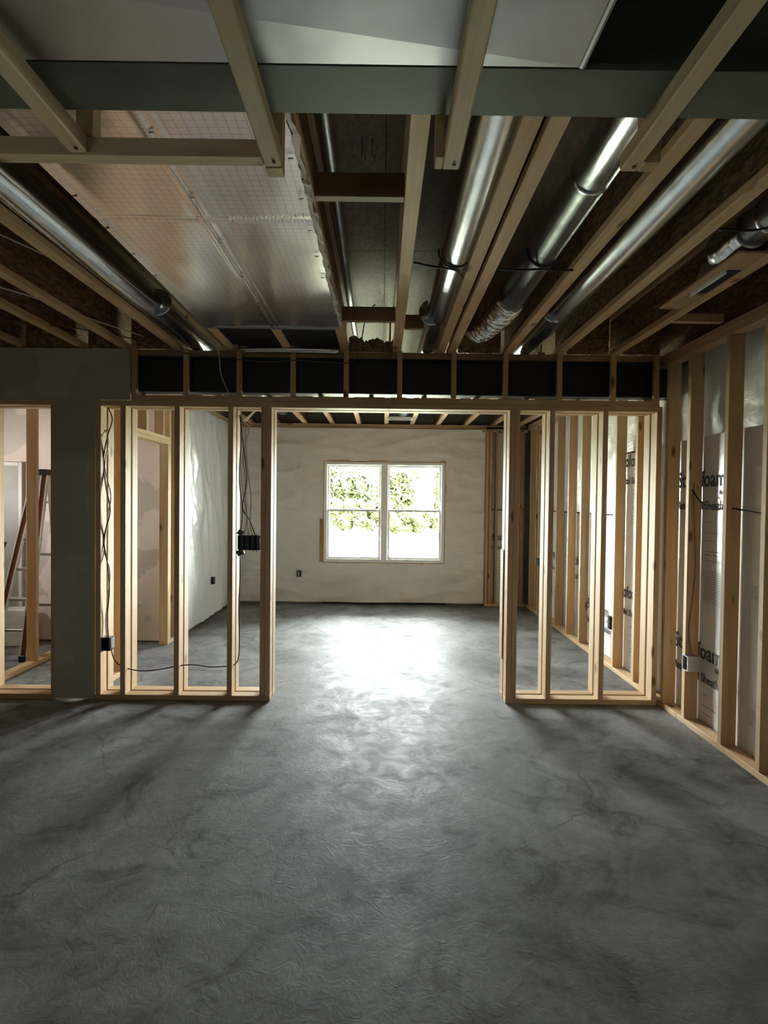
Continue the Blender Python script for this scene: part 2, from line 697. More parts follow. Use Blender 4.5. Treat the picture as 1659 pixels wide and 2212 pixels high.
for a in ((XW - .2, REAR[0], 0, 2.87), (REAR[1], 2.5, 0, 2.87), (REAR[0], REAR[1], 0, REAR[2]), (REAR[0], REAR[1], REAR[3], 2.87)):
    box('drywall_panel', a[0], a[1], YR - .2, YR, a[2], a[3], DRYB, we)

# ------------------------------------------------------------------ ceiling: subfloor sheets, joists, blocking
ce = empty('ceiling', (0, 2, JZ), kind='structure')
ys = [YR - .2 + 1.22 * k for k in range(12)]
for k, y in enumerate(ys[:-1]):
    y1 = min(y + 1.217, 8.3)
    if y >= 8.3:
        break
    for (x0, x1) in ((XW - .3, -2.44), (-2.437, -.003), (0, 2.5)):
        box('subfloor_panel', x0, x1, y, y1, SUB, SUB + 0.018, OSBF, ce)
box('roof_deck', XW - .4, 2.6, YR - .3, 8.4, SUB + 0.03, SUB + 0.10, DARKW, ce)


def joist(x, y0, y1, fl_w=0.058):
    bm = bmesh.new()
    bmbox(bm, -fl_w / 2, fl_w / 2, -(y1 - y0) / 2, (y1 - y0) / 2, 0, 0.036, 0.002)
    bmbox(bm, -fl_w / 2, fl_w / 2, -(y1 - y0) / 2, (y1 - y0) / 2, 0.266, 0.302, 0.002)
    j = obj('joist', mesh_of(bm), FLANGE, (x, (y0 + y1) / 2, JZ), ce)
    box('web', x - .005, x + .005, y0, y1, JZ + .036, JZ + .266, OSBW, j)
    return j


NEARX = [-4.25, -3.85, -3.45, -3.05, -2.62, -2.19, -1.88, -1.50, -1.10, -0.695, -0.285, 0.0965, 0.414, 0.492, 0.90, 1.28, 1.69]
for x in NEARX:
    joist(x, 0.99, 4.16)
for x in NEARX[:6] + [-1.88, -1.5, -1.1, -.695, -.285, .0965, .49, .90, 1.28, 1.69]:
    joist(x + 0.0, YR, 0.97)
FARX = [-4.25, -3.85, -3.45, -3.05, -2.62, -2.19, -1.88, -1.50, -1.11, -0.72, -0.34, 0.045, 0.41, 0.78, 1.175, 1.57, 1.95]
for x in FARX:
    joist(x, 4.17, 8.05)

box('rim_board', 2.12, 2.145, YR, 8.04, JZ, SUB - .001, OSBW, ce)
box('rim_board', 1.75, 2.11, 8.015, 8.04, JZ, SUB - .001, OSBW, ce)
# blocking panels above the far beam, each leaving a slot of light beside the joist web
for a, b_, z1 in ((-4.22, -3.9, SUB), (-3.82, -3.5, SUB), (-3.42, -3.1, SUB), (-3.02, -2.67, SUB), (-2.59, -2.235, SUB), (-2.14, -1.885, SUB), (-1.83, -1.505, SUB),
                  (-0.66, -0.32, SUB), (-1.06, -0.73, SUB), (0.54, 0.845, SUB), (1.33, 1.63, SUB), (1.74, 2.0, SUB)):
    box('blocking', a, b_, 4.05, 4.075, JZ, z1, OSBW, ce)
# torn-edged board in the open bay
bm = bmesh.new()
random.seed(3)
xs = [-0.255 + 0.322 * k / 26 for k in range(27)]
tops = [2.66 + 0.012 * math.sin(k * .5) - 0.018 * (k > 8) + random.uniform(-0.006, 0.014) for k in range(27)]
front, back = [], []
for yy, lst in ((0, front), (0.03, back)):
    for x, t in zip(xs, tops):
        lst.append((bm.verts.new((x, yy, 0)), bm.verts.new((x, yy, t - JZ))))
for lst, s in ((front, 1), (back, -1)):
    for p, q in zip(lst, lst[1:]):
        bm.faces.new((p[0], q[0], q[1], p[1]))
for k in range(26):
    bm.faces.new((front[k][1], front[k + 1][1], back[k + 1][1], back[k][1]))
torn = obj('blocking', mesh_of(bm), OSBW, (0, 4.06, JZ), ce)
torn['label'] = 'dark board with a torn ragged top edge'
# cross blocking in the open bay
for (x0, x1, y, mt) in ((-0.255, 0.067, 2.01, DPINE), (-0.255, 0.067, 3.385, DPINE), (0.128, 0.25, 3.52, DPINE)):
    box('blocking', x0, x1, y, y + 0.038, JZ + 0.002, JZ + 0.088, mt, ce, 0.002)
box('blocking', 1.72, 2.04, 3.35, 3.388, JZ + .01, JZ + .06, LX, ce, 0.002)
# nails through the subfloor
for (x, y, dx) in ((-0.094, 2.16, 0), (-0.055, 2.16, 0), (-0.086, 2.26, 0.004), (-0.045, 2.265, -0.004)):
    bm = bmesh.new()
    tube_bm(bm, [Vector((dx, 0, -0.07 if y < 2.2 else -0.03)), Vector((0, 0, 0.0))], lambda i, n: 0.0012 if i == 0 else 0.0022, 6)
    obj('nail', mesh_of(bm), PLBLK, (x, y, SUB), ce)
# OSB patch strips glued along web of the joist beside the duct
# ------------------------------------------------------------------ steel beams


def beam(name, yc, z0, z1, mat, label, x0, x1, fw=0.127):
    bm = bmesh.new()
    zh = z1 - z0
    L = (x1 - x0) / 2
    bmbox(bm, -L, L, -fw / 2, fw / 2, 0, 0.012, 0.001)
    bmbox(bm, -L, L, -fw / 2, fw / 2, zh - 0.012, zh, 0.001)
    bmbox(bm, -L, L, -0.004, 0.004, 0.012, zh - 0.012)
    return tag(obj(name, mesh_of(bm), mat, ((x0 + x1) / 2, yc, z0)), label, 'beam')


beam('steel_beam', 1.104, 2.280, 2.52, PRIMER, 'grey-green primed steel beam across the ceiling above the short wooden rungs', XW + .02, 2.24)
beam('steel_beam', 4.155, 2.262, 2.52, BLACKST, 'black steel beam boxed in above the stud partition and its wide opening', XW + .02, 2.24, 0.12)
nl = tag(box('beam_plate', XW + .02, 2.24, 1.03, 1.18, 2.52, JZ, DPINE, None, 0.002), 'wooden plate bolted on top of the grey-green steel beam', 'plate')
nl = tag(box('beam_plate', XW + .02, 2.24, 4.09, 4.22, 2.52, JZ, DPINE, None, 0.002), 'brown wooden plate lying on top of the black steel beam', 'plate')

# ------------------------------------------------------------------ partition: two framed rows under the black beam
pt = empty('wall_middle', (0, D1, 0), kind='structure')
W = 0.038
A0, A1 = D1, D1 + 0.089          # front row
B0, B1 = D1 + 0.112, D1 + 0.201  # back row


def vstud(x0, x1, y0, y1, z0, z1, parent=pt, name='stud'):
    return board(name, x0, x1, y0, y1, z0, z1, parent)


for (y0, y1) in ((A0, A1), (B0, B1)):
    # bottom plates and top plates
    for (x0, x1) in ((-2.085, -0.809), (0.92, 2.03), (-4.55, -2.372)):
        board('bottom_plate', x0, x1, y0, y1, 0.0, W, pt)
    for (x0, x1) in ((-2.085, 0.04), (0.042, 2.03)):
        board('top_plate', x0, x1, y0, y1, 2.147, 2.147 + W, pt)
    board('top_plate', -4.55, -2.372, y0, y1, 2.147, 2.147 + W, pt)
    for x in (-2.085, -1.905, -1.513, -1.125, -0.885, -0.847, 0.92, 0.9585, 1.212, 1.60, 1.992, -2.41, -2.92, -3.33, -3.74, -4.15):
        vstud(x, x + W - .0005, y0, y1, W, 2.147)
for (x0, x1) in ((-1.83, 0.55), (0.552, 2.005)):
    board('lower_plate', x0, x1, A0, A0 + .038, 2.1855, 2.226, pt)
board('lower_plate', -1.83, 2.005, B1 - .038, B1, 2.1855, 2.226, pt)
for x in (-1.829, -1.452, -1.067, -0.677, -0.291, 0.098, 0.491, 0.867, 1.26, 1.652, 1.967):
    board('cripple_stud', x, x + .037, A0, A0 + .038, 2.226, JZ + (.06 if x == -1.829 else -.001), pt)
for x in (-1.829, -1.255, -0.877, -0.487, -0.11, 0.289, 0.68, 1.06, 1.45, 1.967):
    board('cripple_stud', x, x + .037, B1 - .038, B1, 2.226, JZ, pt)
# drywall on the camera side and on the far side of the pier
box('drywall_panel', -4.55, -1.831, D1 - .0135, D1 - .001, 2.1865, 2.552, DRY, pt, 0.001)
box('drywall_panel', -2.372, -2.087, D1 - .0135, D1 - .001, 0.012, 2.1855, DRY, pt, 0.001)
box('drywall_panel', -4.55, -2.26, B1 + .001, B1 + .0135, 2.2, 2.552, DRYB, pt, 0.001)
board('stud', -2.33, -2.29, A0, A1, W, 2.147, pt)
# a stray splinter of trim on the opening jamb
box('jamb_strip', 0.911, 0.919, B0, B1, 0.3, 1.12, LZ, pt, 0.001)

# ------------------------------------------------------------------ wall_left: framed doorway and poly sheeting
wlft = empty('wall_left', (XL, 6, 0), kind='structure')
X0, X1 = XL - .089, XL
board('bottom_plate', X0, X1, 4.26, 4.64, 0, W, wlft)
board('bottom_plate', X0, X1, 5.585, 7.95, 0, W, wlft)
board('top_plate', X0, X1, 4.26, 7.95, JZ - .039, JZ - .001, wlft)
board('top_plate', X0, X1, 4.26, 7.95, JZ - .078, JZ - .0395, wlft)
ZT = JZ - .078
for y in (4.262, 4.60, 5.622, 5.80, 6.2, 6.6, 7.0, 7.4, 7.8):
    board('stud', X0, X1, y, y + W, W, ZT, wlft)
board('trimmer_stud', X0, X1, 5.584, 5.6215, W, 2.018, wlft)
board('header_plate', X0, X1, 4.638, 5.6215, 2.0185, 2.0565, wlft)
board('header_plate', X0, X1, 4.638, 5.6215, 2.057, 2.095, wlft)
for y in (4.68, 5.068, 5.453):
    board('cripple_stud', X0, X1, y, y + W, 2.095, ZT, wlft)


def wr_noise(x, y, s):
    return noise.fractal(Vector((x * s, y * s, 3.3)), 0.8, 2.2, 4)


def dl(u, v):
    f = 0.022 * noise.noise(Vector((u * 1.6, v * 2.0, 1))) + 0.022 * (1 - abs(noise.noise(Vector((u * 4 + v * 1.2, v * 1.3, 5))))) ** 3 + 0.012 * wr_noise(u * 2, v, 4)
    return f + 0.02 * max(0, 0.5 - v)


sheet('poly_sheet', 5.86, 7.88, 0.035, 2.52, lambda u, v, d: Vector((XL + 0.022 + d, u, v - 0.03 * noise.noise(Vector((u * 2.5, 0, 0))) * (v < .1))), dl, POLYL, wlft, 0.03, None, (XL, 6.9, 0))

# ------------------------------------------------------------------ wall_back: poly, window side strips, open studs at its end


def db(u, v):
    f = 0.020 * noise.noise(Vector((u * 1.3, v * 1.6, 9))) + 0.022 * (1 - abs(noise.noise(Vector((u * 1.5 + v * .8, v * 4.0 - u * .8, 2))))) ** 3 + 0.014 * wr_noise(u, v * 1.6, 3.5)
    near = max(0, 1 - max(abs(u - .03) - .86, abs(v - 1.31) - .72, 0) / .12)
    seam = 0.008 * math.exp(-((v - 1.33) / .02) ** 2) + 0.010 * math.exp(-((u + 1.16) / .02) ** 2) * (v > 1.35) - 0.012 * math.exp(-((u + .893) / .008) ** 2) * (v < .6)
    return (f + seam) * (1 - near) + .002


sheet('poly_sheet', -2.14, 1.455, 0.03, 2.50, lambda u, v, d: Vector((u, YB - d, v)), db, POLY, wb, 0.026, (wx0 - .012, wx1 + .012, wz0 - .012, wz1 + .012), (-.3, YB, 0))
board('top_plate', -2.14, 1.47, YB, YB + .089, 2.505, 2.543, wb)
board('top_plate', -2.14, 2.04, YB, YB + .089, 2.5435, JZ - .001, wb)
box('drywall_panel', -2.14, wx0 - .03, YB + .02, YB + .06, 0, 2.5, FOUND, wb)
box('drywall_panel', wx1 + .03, 1.44, YB + .02, YB + .06, 0, 2.5, FOUND, wb)
# rough opening lumber
board('window_buck', wx0 - .03, wx0 - .001, YB - .002, 8.05, wz0 - .03, wz1 + .03, wb)
board('window_buck', wx1 + .001, wx1 + .03, YB - .002, 8.05, wz0 - .03, wz1 + .03, wb)
board('window_buck', wx0, wx1, YB - .002, 8.05, wz1 + .001, wz1 + .03, wb)
board('window_buck', wx0, wx1, YB - .002, 8.05, wz0 - .03, wz0 - .001, wb)
sh = box('shim_strip', -0.885, -0.833, YB - .02, YB - .001, 0.60, 1.215, SHIM, wb, 0.001)
sh['label'] = 'reddish-brown wooden strip beside the window'
# returned stud frame at the end of the wall
for x in (1.462, 1.508, 1.60, 1.91, 1.95):
    board('stud', x, x + (.038 if x != 1.60 else .03), 7.84, 7.929, W, 2.50, wb)
board('bottom_plate', 1.462, 2.04, 7.84, 7.929, 0, W, wb)
board('top_plate', 1.40, 2.04, 7.84, 7.929, 2.465, 2.503, wb)
fp = box('foam_panel', 1.545, 2.04, 7.96, 8.0, 0.02, 1.36, FOAM, wb, 0.002)
box('insulation_batt', 1.47, 2.04, 7.965, 8.0, 1.38, 2.5, POLY, wb, 0.002)
tm = text_mesh('Styrofoam', 0.15, 0.003)
orient(tm, (1, 0, 0), (0, 0, 1), (0, -1, 0))
obj('lettering', tm, INK, (1.30, 7.957, 0.88), fp) if False else None


def lettering(parent, lines, place, xa, za, name='lettering'):
    """lines: (text, size, bold, along, up, material, squeeze)"""
    for (s, size, bold, al, upz, mt, sq) in lines:
        me = text_mesh(s, size, bold)
        orient(me, Vector(xa), Vector((0, 0, 1)), Vector(za), sq, 1)
        p = Vector(place) + Vector(xa) * al + Vector((0, 0, upz))
        obj(name, me, mt, p, parent)


# only the letters that fall on this visible board
lettering(fp, [('foam', 0.15, 0.003, 0.02, 0.0, INK, 0.9), ('heathing', 0.085, 0.001, 0.02, -0.13, INK, 0.9)], (1.56, 7.957, 0.93), (1, 0, 0), (0, -1, 0))
for k in range(7):
    box('print_line', 1.60, 1.74 + 0.02 * (k % 3), 7.957, 7.9595, 0.72 - k * .045, 0.724 - k * .045, INK2, fp)

# ------------------------------------------------------------------ window_1
wn = empty('window_1', (0.028, 7.96, wz0), kind='structure')
mid0, mid1 = -0.045, 0.10
box('window_frame', wx0, wx0 + .045, 7.89, 8.02, wz0, wz1, VINYL, wn, 0.004)
box('window_frame', wx1 - .045, wx1, 7.89, 8.02, wz0, wz1, VINYL, wn, 0.004)
box('window_frame', wx0 + .045, wx1 - .045, 7.89, 8.02, wz1 - .042, wz1, VINYL, wn, 0.004)
box('window_frame', wx0 + .045, wx1 - .045, 7.89, 8.02, wz0, wz0 + .045, VINYL, wn, 0.004)
box('mullion', mid0 + .025, mid1 - .025, 7.895, 8.02, wz0 + .045, wz1 - .042, VINYL, wn, 0.004)


def sash(x0, x1, z0, z1, y, t=0.03):
    bm = bmesh.new()
    bmbox(bm, x0, x0 + t, y, y + .035, z0, z1, .002)
    bmbox(bm, x1 - t, x1, y, y + .035, z0, z1, .002)
    bmbox(bm, x0 + t, x1 - t, y, y + .035, z1 - t, z1, .002)
    bmbox(bm, x0 + t, x1 - t, y, y + .035, z0, z0 + t, .002)
    c = Vector(((x0 + x1) / 2, y, z0))
    bmesh.ops.translate(bm, vec=-c, verts=bm.verts)
    s = obj('sash', mesh_of(bm), VINYL, c, wn)
    box('pane', x0 + t, x1 - t, y + .015, y + .019, z0 + t, z1 - t, GLASS, s)
    return s


ZM = 1.338
for (x0, x1) in ((wx0 + .046, mid0 + .024), (mid1 - .024, wx1 - .046)):
    sash(x0, x1, ZM - .012, wz1 - .043, 7.965)
    s = sash(x0, x1, wz0 + .046, ZM + .014, 7.925)
    xm = (x0 + x1) / 2
    bm = bmesh.new()
    bmbox(bm, xm - .03, xm + .03, 7.918, 7.926, ZM + .014, ZM + .026, .002)
    bmesh.ops.translate(bm, vec=(-xm, -7.92, -ZM), verts=bm.verts)
    obj('sash_lock', mesh_of(bm), VINYL, (xm, 7.92, ZM), s)
    bm = bmesh.new()
    bmbox(bm, xm - .01, xm + .11, 7.918, 7.926, wz0 + .078, wz0 + .086, .001)
    bmesh.ops.translate(bm, vec=(-xm, -7.92, -wz0), verts=bm.verts)
    obj('lift_rail', mesh_of(bm), VINYL, (xm, 7.92, wz0), s)

# ------------------------------------------------------------------ wall_right studs, plates, foam boards
board('bottom_plate', XR, XR + .089, -3.9, 3.80, 0, W, wr)
board('bottom_plate', XR, XR + .089, 3.802, 7.84, 0, W, wr)
board('top_plate', XR, XR + .089, -3.9, 3.5, 2.487, 2.525, wr)
board('top_plate', XR, XR + .089, 3.502, 7.84, 2.487, 2.525, wr)
board('top_plate', XR - .004, XR + .089, -3.9, 7.84, 2.5255, 2.564, wr)
for y in (-3.6, -3.2, -2.8, -2.4, -2.0, -1.6, -1.2, -.8, -.4, 0, .4, .8, 1.2, 1.6, 2.1, 2.53, 2.955, 3.293, 3.702, 3.985, 4.30, 4.46, 4.86, 5.70, 6.09, 6.50, 7.25, 7.36, 7.66):
    board('stud', XR, XR + .089, y, y + W, W, 2.487, wr)


def foam_panel(y0, y1, z0, z1, x=2.145):
    return box('foam_panel', x, x + .04, y0, y1, z0, z1, FOAM, wr, 0.002)


p1 = foam_panel(3.168, 4.385, 0.03, 1.935)
p0 = foam_panel(1.946, 3.164, 0.03, 1.935)
foam_panel(0.72, 1.942, 0.03, 1.935)
foam_panel(-.5, 0.716, 0.03, 1.935)
foam_panel(-1.72, -.504, 0.03, 1.935)
p2 = foam_panel(4.389, 5.15, 0.03, 1.915)
p3 = foam_panel(5.154, 6.37, 0.03, 1.365)
p4 = foam_panel(6.374, 7.83, 0.03, 1.365)
t1 = box('foil_tape', 2.1405, 2.1445, 3.13, 3.20, 1.02, 1.70, TAPE, p1)
t2 = box('foil_tape', 2.1405, 2.1445, 3.13, 3.20, 0.30, 0.94, TAPE, p1)
t3 = box('foil_tape', 2.1405, 2.1445, 3.13, 3.20, 0.06, 0.20, TAPE, p1)
TX = (0, -1, 0)
TN = (-1, 0, 0)


def brandprint(parent, y0, z, sc_=1.0, sq=1.0):
    lettering(parent, [
        ('Styrofoam', 0.150 * sc_, 0.0028, 0.0, 0.0, INK, 0.90 * sq),
        ('Brand', 0.040 * sc_, 0.0008, 0.50 * sq * sc_, -0.055 * sc_, INK2, 1.0),
        ('Residential Sheathing', 0.082 * sc_, 0.0015, 0.0, -0.155 * sc_, INK, 0.90 * sq)],
        (2.143, y0, z), TX, TN)
    for k, (dz, l) in enumerate(((-.24, .05), (-.31, .16), (-.36, .10), (-.43, .22), (-.455, .14), (-.49, .18))):
        box('print_line', 2.1425, 2.1445, y0 - .36 * sc_ - l, y0 - .36 * sc_, z + dz, z + dz + .004, INK2, parent)


brandprint(p1, 4.03, 1.60)
brandprint(p1, 4.03, 0.455)
for k in range(14):
    box('print_line', 2.1425, 2.1445, 3.44, 3.68, 1.04 - k * .016, 1.0425 - k * .016, INK2, p1)
for (y, z) in ((3.66, 1.10), (3.60, 1.10), (3.54, 1.10), (3.66, 1.15), (3.58, 1.15), (3.50, 1.15)):
    box('print_line', 2.1425, 2.1445, y - .03, y, z, z + .003, INK2, p1)
brandprint(p2, 5.12, 1.80, 0.97)
brandprint(p2, 5.12, 0.66, 0.97)
brandprint(p3, 6.36, 0.80, 0.97)
brandprint(p3, 5.75, 0.40, 0.97)
brandprint(p4, 7.3, 0.80, 0.97)


def di(u, v):
    return 0.02 * abs(noise.noise(Vector((u * 3, v * 4, 1)))) + 0.012 * wr_noise(u, v, 6)


sheet('insulation_facing', -1.7, 4.75, 1.94, 2.56, lambda u, v, d: Vector((2.20 - d, u, v)), di, POLYL, wr, 0.035, None, (2.19, 1.6, 2.2))
sheet('insulation_facing', 4.76, 5.15, 1.93, 2.56, lambda u, v, d: Vector((2.19 - d, u, v)), di, POLYL, wr, 0.03, None, (2.19, 5, 2.2))
sheet('insulation_facing', 5.16, 7.82, 1.37, 2.56, lambda u, v, d: Vector((2.185 - d, u, v)), di, POLYL, wr, 0.03, None, (2.19, 6.5, 2))
for (y0, y1, z) in ((5.16, 7.6, 1.366), (4.40, 5.14, 1.917)):
    box('panel_edge_gap', 2.15, 2.186, y0, y1, z, z + .012, DARKW, wr)

# ------------------------------------------------------------------ far closets on the other side of the doorway
wc = empty('wall_closet', (-3.05, 5, 0), kind='structure')
cx0, cx1 = -3.102, -3.015
board('bottom_plate', cx0, cx1, 4.262, 5.69, 0, W, wc)
board('top_plate', cx0, cx1, 4.262, 5.69, 2.5255, 2.563, wc)
for y in (4.262, 4.85, 5.25, 5.64):
    board('stud', cx0 if y != 5.25 else cx0, cx1, y, y + W, W, 2.525, wc) if y != 5.25 else None
wd = empty('wall_closet_back', (-3.4, 5.70, 0), kind='structure')
box('drywall_panel', XW, X0 - .002, 5.70, 5.715, 0.01, 2.56, DRYB, wd, 0.001)
dr = empty('door_1', (-4.0, 5.69, 0), kind='structure')
box('door_leaf', -4.5, -3.71, 5.685, 5.698, 0.01, 1.79, simple('grey_door_paint', (0.33, 0.32, 0.28), 0.6, 0, .05), dr, 0.001)
box('casing', -3.71, -3.675, 5.675, 5.698, 0.0, 1.83, CASE, dr, 0.002)
box('casing', -4.5, -3.7105, 5.675, 5.698, 1.792, 1.83, CASE, dr, 0.002)

# ------------------------------------------------------------------ wooden rungs under the near beam
sf = empty('soffit_frame', (0, 1.23, 2.215), 'short square wooden rungs framed under the grey-green steel beam', 'framing')
for i, (x, y1) in enumerate(((-0.658, 1.206), (-0.2495, 1.2465), (0.143, 1.2485), (0.5365, 1.2465))):
    rg = board('rung', x - .0192, x + .0192, 0.30, y1, 2.215, 2.253, sf, RUNGM, bev=0.0035)
    bm = bmesh.new()
    bmesh.ops.create_cone(bm, cap_ends=True, segments=10, radius1=0.0042, radius2=0.0042, depth=0.003)
    obj('nail_head', mesh_of(bm), PLBLK, (x + .005, y1 - .02, 2.2142), rg)
for (x0) in (-1.056, 0.93, 1.33):
    board('rung', x0 - .019, x0 + .019, 0.30, 1.206, 2.215, 2.253, sf, RUNGM, bev=0.0035)
board('rim', -1.7, -0.2695, 1.2072, 1.245, 2.215, 2.253, sf, RUNGM, bev=0.003)
board('rim', -1.7, 1.75, 0.262, 0.2995, 2.215, 2.253, sf, RUNGM, bev=0.003)
for x in (-1.60, -0.666, 0.5555):
    board('hanger', x, x + .036, 1.2075 + (.0 if x < 0 else .001), 1.246, 2.2535 if x < 0 else 2.215, JZ - .018 if x < 0 else JZ - .001, sf)
board('hanger', -0.2685, -0.231, 1.2475, 1.285, 2.215, JZ - .03, sf)
board('hanger', 0.106, 0.124, 1.2, 1.2465, 2.215, JZ, sf)
for x in (-1.60, 0.5555, 1.35):
    board('hanger', x, x + .036, 0.2625, 0.2995, 2.2535, 2.499, sf)

# ------------------------------------------------------------------ trunk duct before the near beam
td = empty('trunk_duct', (-0.4, 0.5, 2.29), 'wide flat galvanised trunk duct with a creased underside beside the steel beam', 'duct')
bm = bmesh.new()
zc_, zr = 0.0, 0.022
# crease runs obliquely from the far right corner toward the near left
Lx, Rx = -1.5, 0.352
pts = {
    'a': (Lx, -0.9, -.033), 'b': (Rx, -0.9, -.033), 'c': (Rx, 1.036, -.010), 'd': (-1.5, 0.71, -.033), 'e': (Lx, 1.036, -.010),
    'A': (Lx, -0.9, .22), 'B': (Rx, -0.9, .22), 'C': (Rx, 1.036, .22), 'E': (Lx, 1.036, .22)}
V = {k: bm.verts.new((p[0] + .4, p[1] - .5, p[2])) for k, p in pts.items()}
for f in ('abcd', 'dce', 'ABba', 'CcbB', 'EecC', 'AadeE', 'ABCE'):
    bm.faces.new([V[k] for k in f])
obj('duct_body', mesh_of(bm), GALVS, (-0.4, 0.5, 2.29), td)
bm = bmesh.new()
tube_bm(bm, [Vector((0, y, z)) for y, z in ((-0.9, -.027), (-.3, -.02), (.3, -.012), (1.034, -.004))], 0.007, 8)
obj('drive_cleat', mesh_of(bm), GALVS, (0.357, 0, 2.286), td)
tag(box('shade_sheet', 0.38, 2.03, -1.2, 0.985, 2.50, 2.512, SHADEK, None, 0.001), 'flat black panel painting in the shade of the unlit ceiling bays beside the trunk duct', 'panel')  # added sheet, its black is the darkness of open joist bays

# ------------------------------------------------------------------ foil board under two joist bays
fb = empty('foil_board', (-0.7, 2.2, JZ), 'shiny silver foil-faced insulation board stapled under the joists', 'insulation')


def df(u, v):
    d = 0.005 * noise.noise(Vector((u * 3.2, v * .7, 0))) + 0.0018 * noise.noise(Vector((u * 9, v * 2, 0)))
    d += 0.007 * (math.exp(-((u + .70) / .010) ** 2) + math.exp(-((u + .672) / .008) ** 2) * .8)
    d -= 0.006 * math.exp(-((u + .686) / .006) ** 2)
    d -= 0.006 * math.exp(-((v - 2.17) / .008) ** 2)
    d += 0.010 * max(0, 1 - (u + 1.12) / .06) if u < -1.06 else 0
    return d


def pf(u, v, d):
    e = 0
    if u > -.29:
        e = 0.010 * noise.noise(Vector((v * 9, 3, 0))) + .006 * noise.noise(Vector((v * 25, 3, 0)))
    return Vector((u + e, v, JZ - 0.006 - d))


sheet('foil_sheet', -1.115, -0.283, 1.13, 3.50, pf, df, FOIL, fb, 0.012, None, (-.7, 2.3, JZ))
# turned-down ragged edge and end strip
bm = bmesh.new()
prev = None
random.seed(11)
y = 1.13
while y < 3.5:
    e = random.uniform(-.006, .008)
    a = bm.verts.new((-.284 + e, y, JZ - .004))
    b_ = bm.verts.new((-.262 + e + random.uniform(-.004, .006), y + random.uniform(-.01, .01), JZ - .010 - random.uniform(0, .012)))
    if prev:
        bm.faces.new((prev[0], a, b_, prev[1]))
    prev = (a, b_)
    y += random.uniform(.015, .05)
bmesh.ops.translate(bm, vec=(.27, -2.3, -JZ), verts=bm.verts)
obj('torn_edge', mesh_of(bm), TAPE, (-.27, 2.3, JZ), fb)
for x, n_ in ((-1.105, 9), (-.688, 6), (-.3, 9)):
    for k in range(n_):
        yy = 1.3 + 2.1 * k / n_
        box('staple', x - .008, x + .008, yy, yy + .003, JZ - .016, JZ - .012, STEEL, fb)
box('end_strip', -1.10, -0.29, 3.50, 3.53, JZ - .012, JZ + .02, GALVS, fb, 0.002)
for y, n_ in ((2.16, 20),):
    for k in range(n_):
        x = -.60 + .30 * k / n_
        box('stitch', x, x + .0035, y - .012, y + .022, JZ - .0115, JZ - .0095, TAPE, fb)
tag(box('shade_board', -1.09, -0.30, 3.54, 3.98, JZ + .012, JZ + .02, SHADEK, None, 0.001), 'black fill for the unlit gap between the foil insulation end and the boxed beam', 'panel')  # shade of the open bay put in as a black surface
tube('foil_pipe', [(-1.03, 4.01, JZ - .012), (-.7, 4.005, JZ - .010), (-.325, 4.01, JZ - .012)], 0.026, FLEX, None, 12)
tag(bpy.data.objects['foil_pipe'], 'crumpled foil-wrapped pipe lying across the bay above the boxed beam', 'pipe')

# ------------------------------------------------------------------ round ducts


def round_duct(label, pts, joints=(), rad=0.074, elbow_end=None, name='round_duct'):
    p0_, p1_ = Vector(pts[0]), Vector(pts[-1])
    e = empty(name, pts[0], label, 'duct', 'round galvanised ducts in the joist bays')
    tube('duct_pipe', pts, rad, GALV, e, 32, 5)
    d = (Vector(pts[-1]) - Vector(pts[0])).normalized()
    for y in joints:
        t = (y - p0_.y) / (p1_.y - p0_.y)
        c = p0_.lerp(p1_, t)
        bm = bmesh.new()
        tube_bm(bm, [Vector((0, -.012, 0)), Vector((0, -.006, 0)), Vector((0, .006, 0)), Vector((0, .012, 0))], lambda i, n: rad + (.0035 if i in (1, 2) else .0003), 32)
        obj('joint_bead', mesh_of(bm, True), GALV, c, e)
    # lock seam
    a = Vector((math.sin(R(35)) * rad, 0, -math.cos(R(35)) * rad))
    bm = bmesh.new()
    L = [p0_ + a - p0_, p0_.lerp(p1_, .5) + a - p0_, p1_ + a - p0_]
    tube_bm(bm, L, 0.0028, 6)
    obj('lock_seam', mesh_of(bm, True), GALV, p0_, e)
    return e


def strap(x0, x1, xc, y, zc, label, rad=0.077, dy=0.0, up=True):
    """thin dark duct strap: nailed under the joists and looped round the duct"""
    e = empty('duct_strap', (xc, y, JZ), label, 'strap')
    tube('strap_band', [(x0, y - dy, JZ - .004), ((x0 + xc) / 2, y - dy / 2, JZ - .006), (xc, y, zc - rad - .002), ((x1 + xc) / 2, y + dy / 2, JZ - .006), (x1, y + dy, JZ - .004)], 0.005, STRAPM, e, 6)
    pts = [(xc + math.sin(t) * rad, y - .02, zc - math.cos(t) * rad) for t in [R(a_) for a_ in range(-95, 100, 15)]]
    tube('strap_loop', pts, 0.0045, STRAPM, e, 6, 2)
    return e


Zd = 2.643
round_duct('round duct with a bright streak beside the doubled joist, running on over the black beam', [(0.322, -0.5, Zd), (0.328, 4.0, Zd), (0.26, 7.25, Zd)], (1.5, 3.45, 5.0))
round_duct('round duct that ends in the crumpled foil flexible elbow', [(0.735, -0.5, Zd), (0.726, 3.18, Zd)], (1.98,))
round_duct('long round duct two bays from the right wall, its seams running past the boxed beam', [(1.052, -0.5, Zd), (1.058, 3.4, Zd), (1.0, 7.0, Zd)], (3.37,))
round_duct('round duct beyond the foil board, lit along its lower edge', [(-1.388, -0.5, Zd), (-1.392, 4.0, Zd), (-1.30, 7.2, Zd)], (3.33,))
r4 = round_duct('short round duct nearest the foam-board wall, ending at a floor boot', [(1.575, -0.5, Zd + .02), (1.575, 2.42, Zd + .02)], (2.28,))
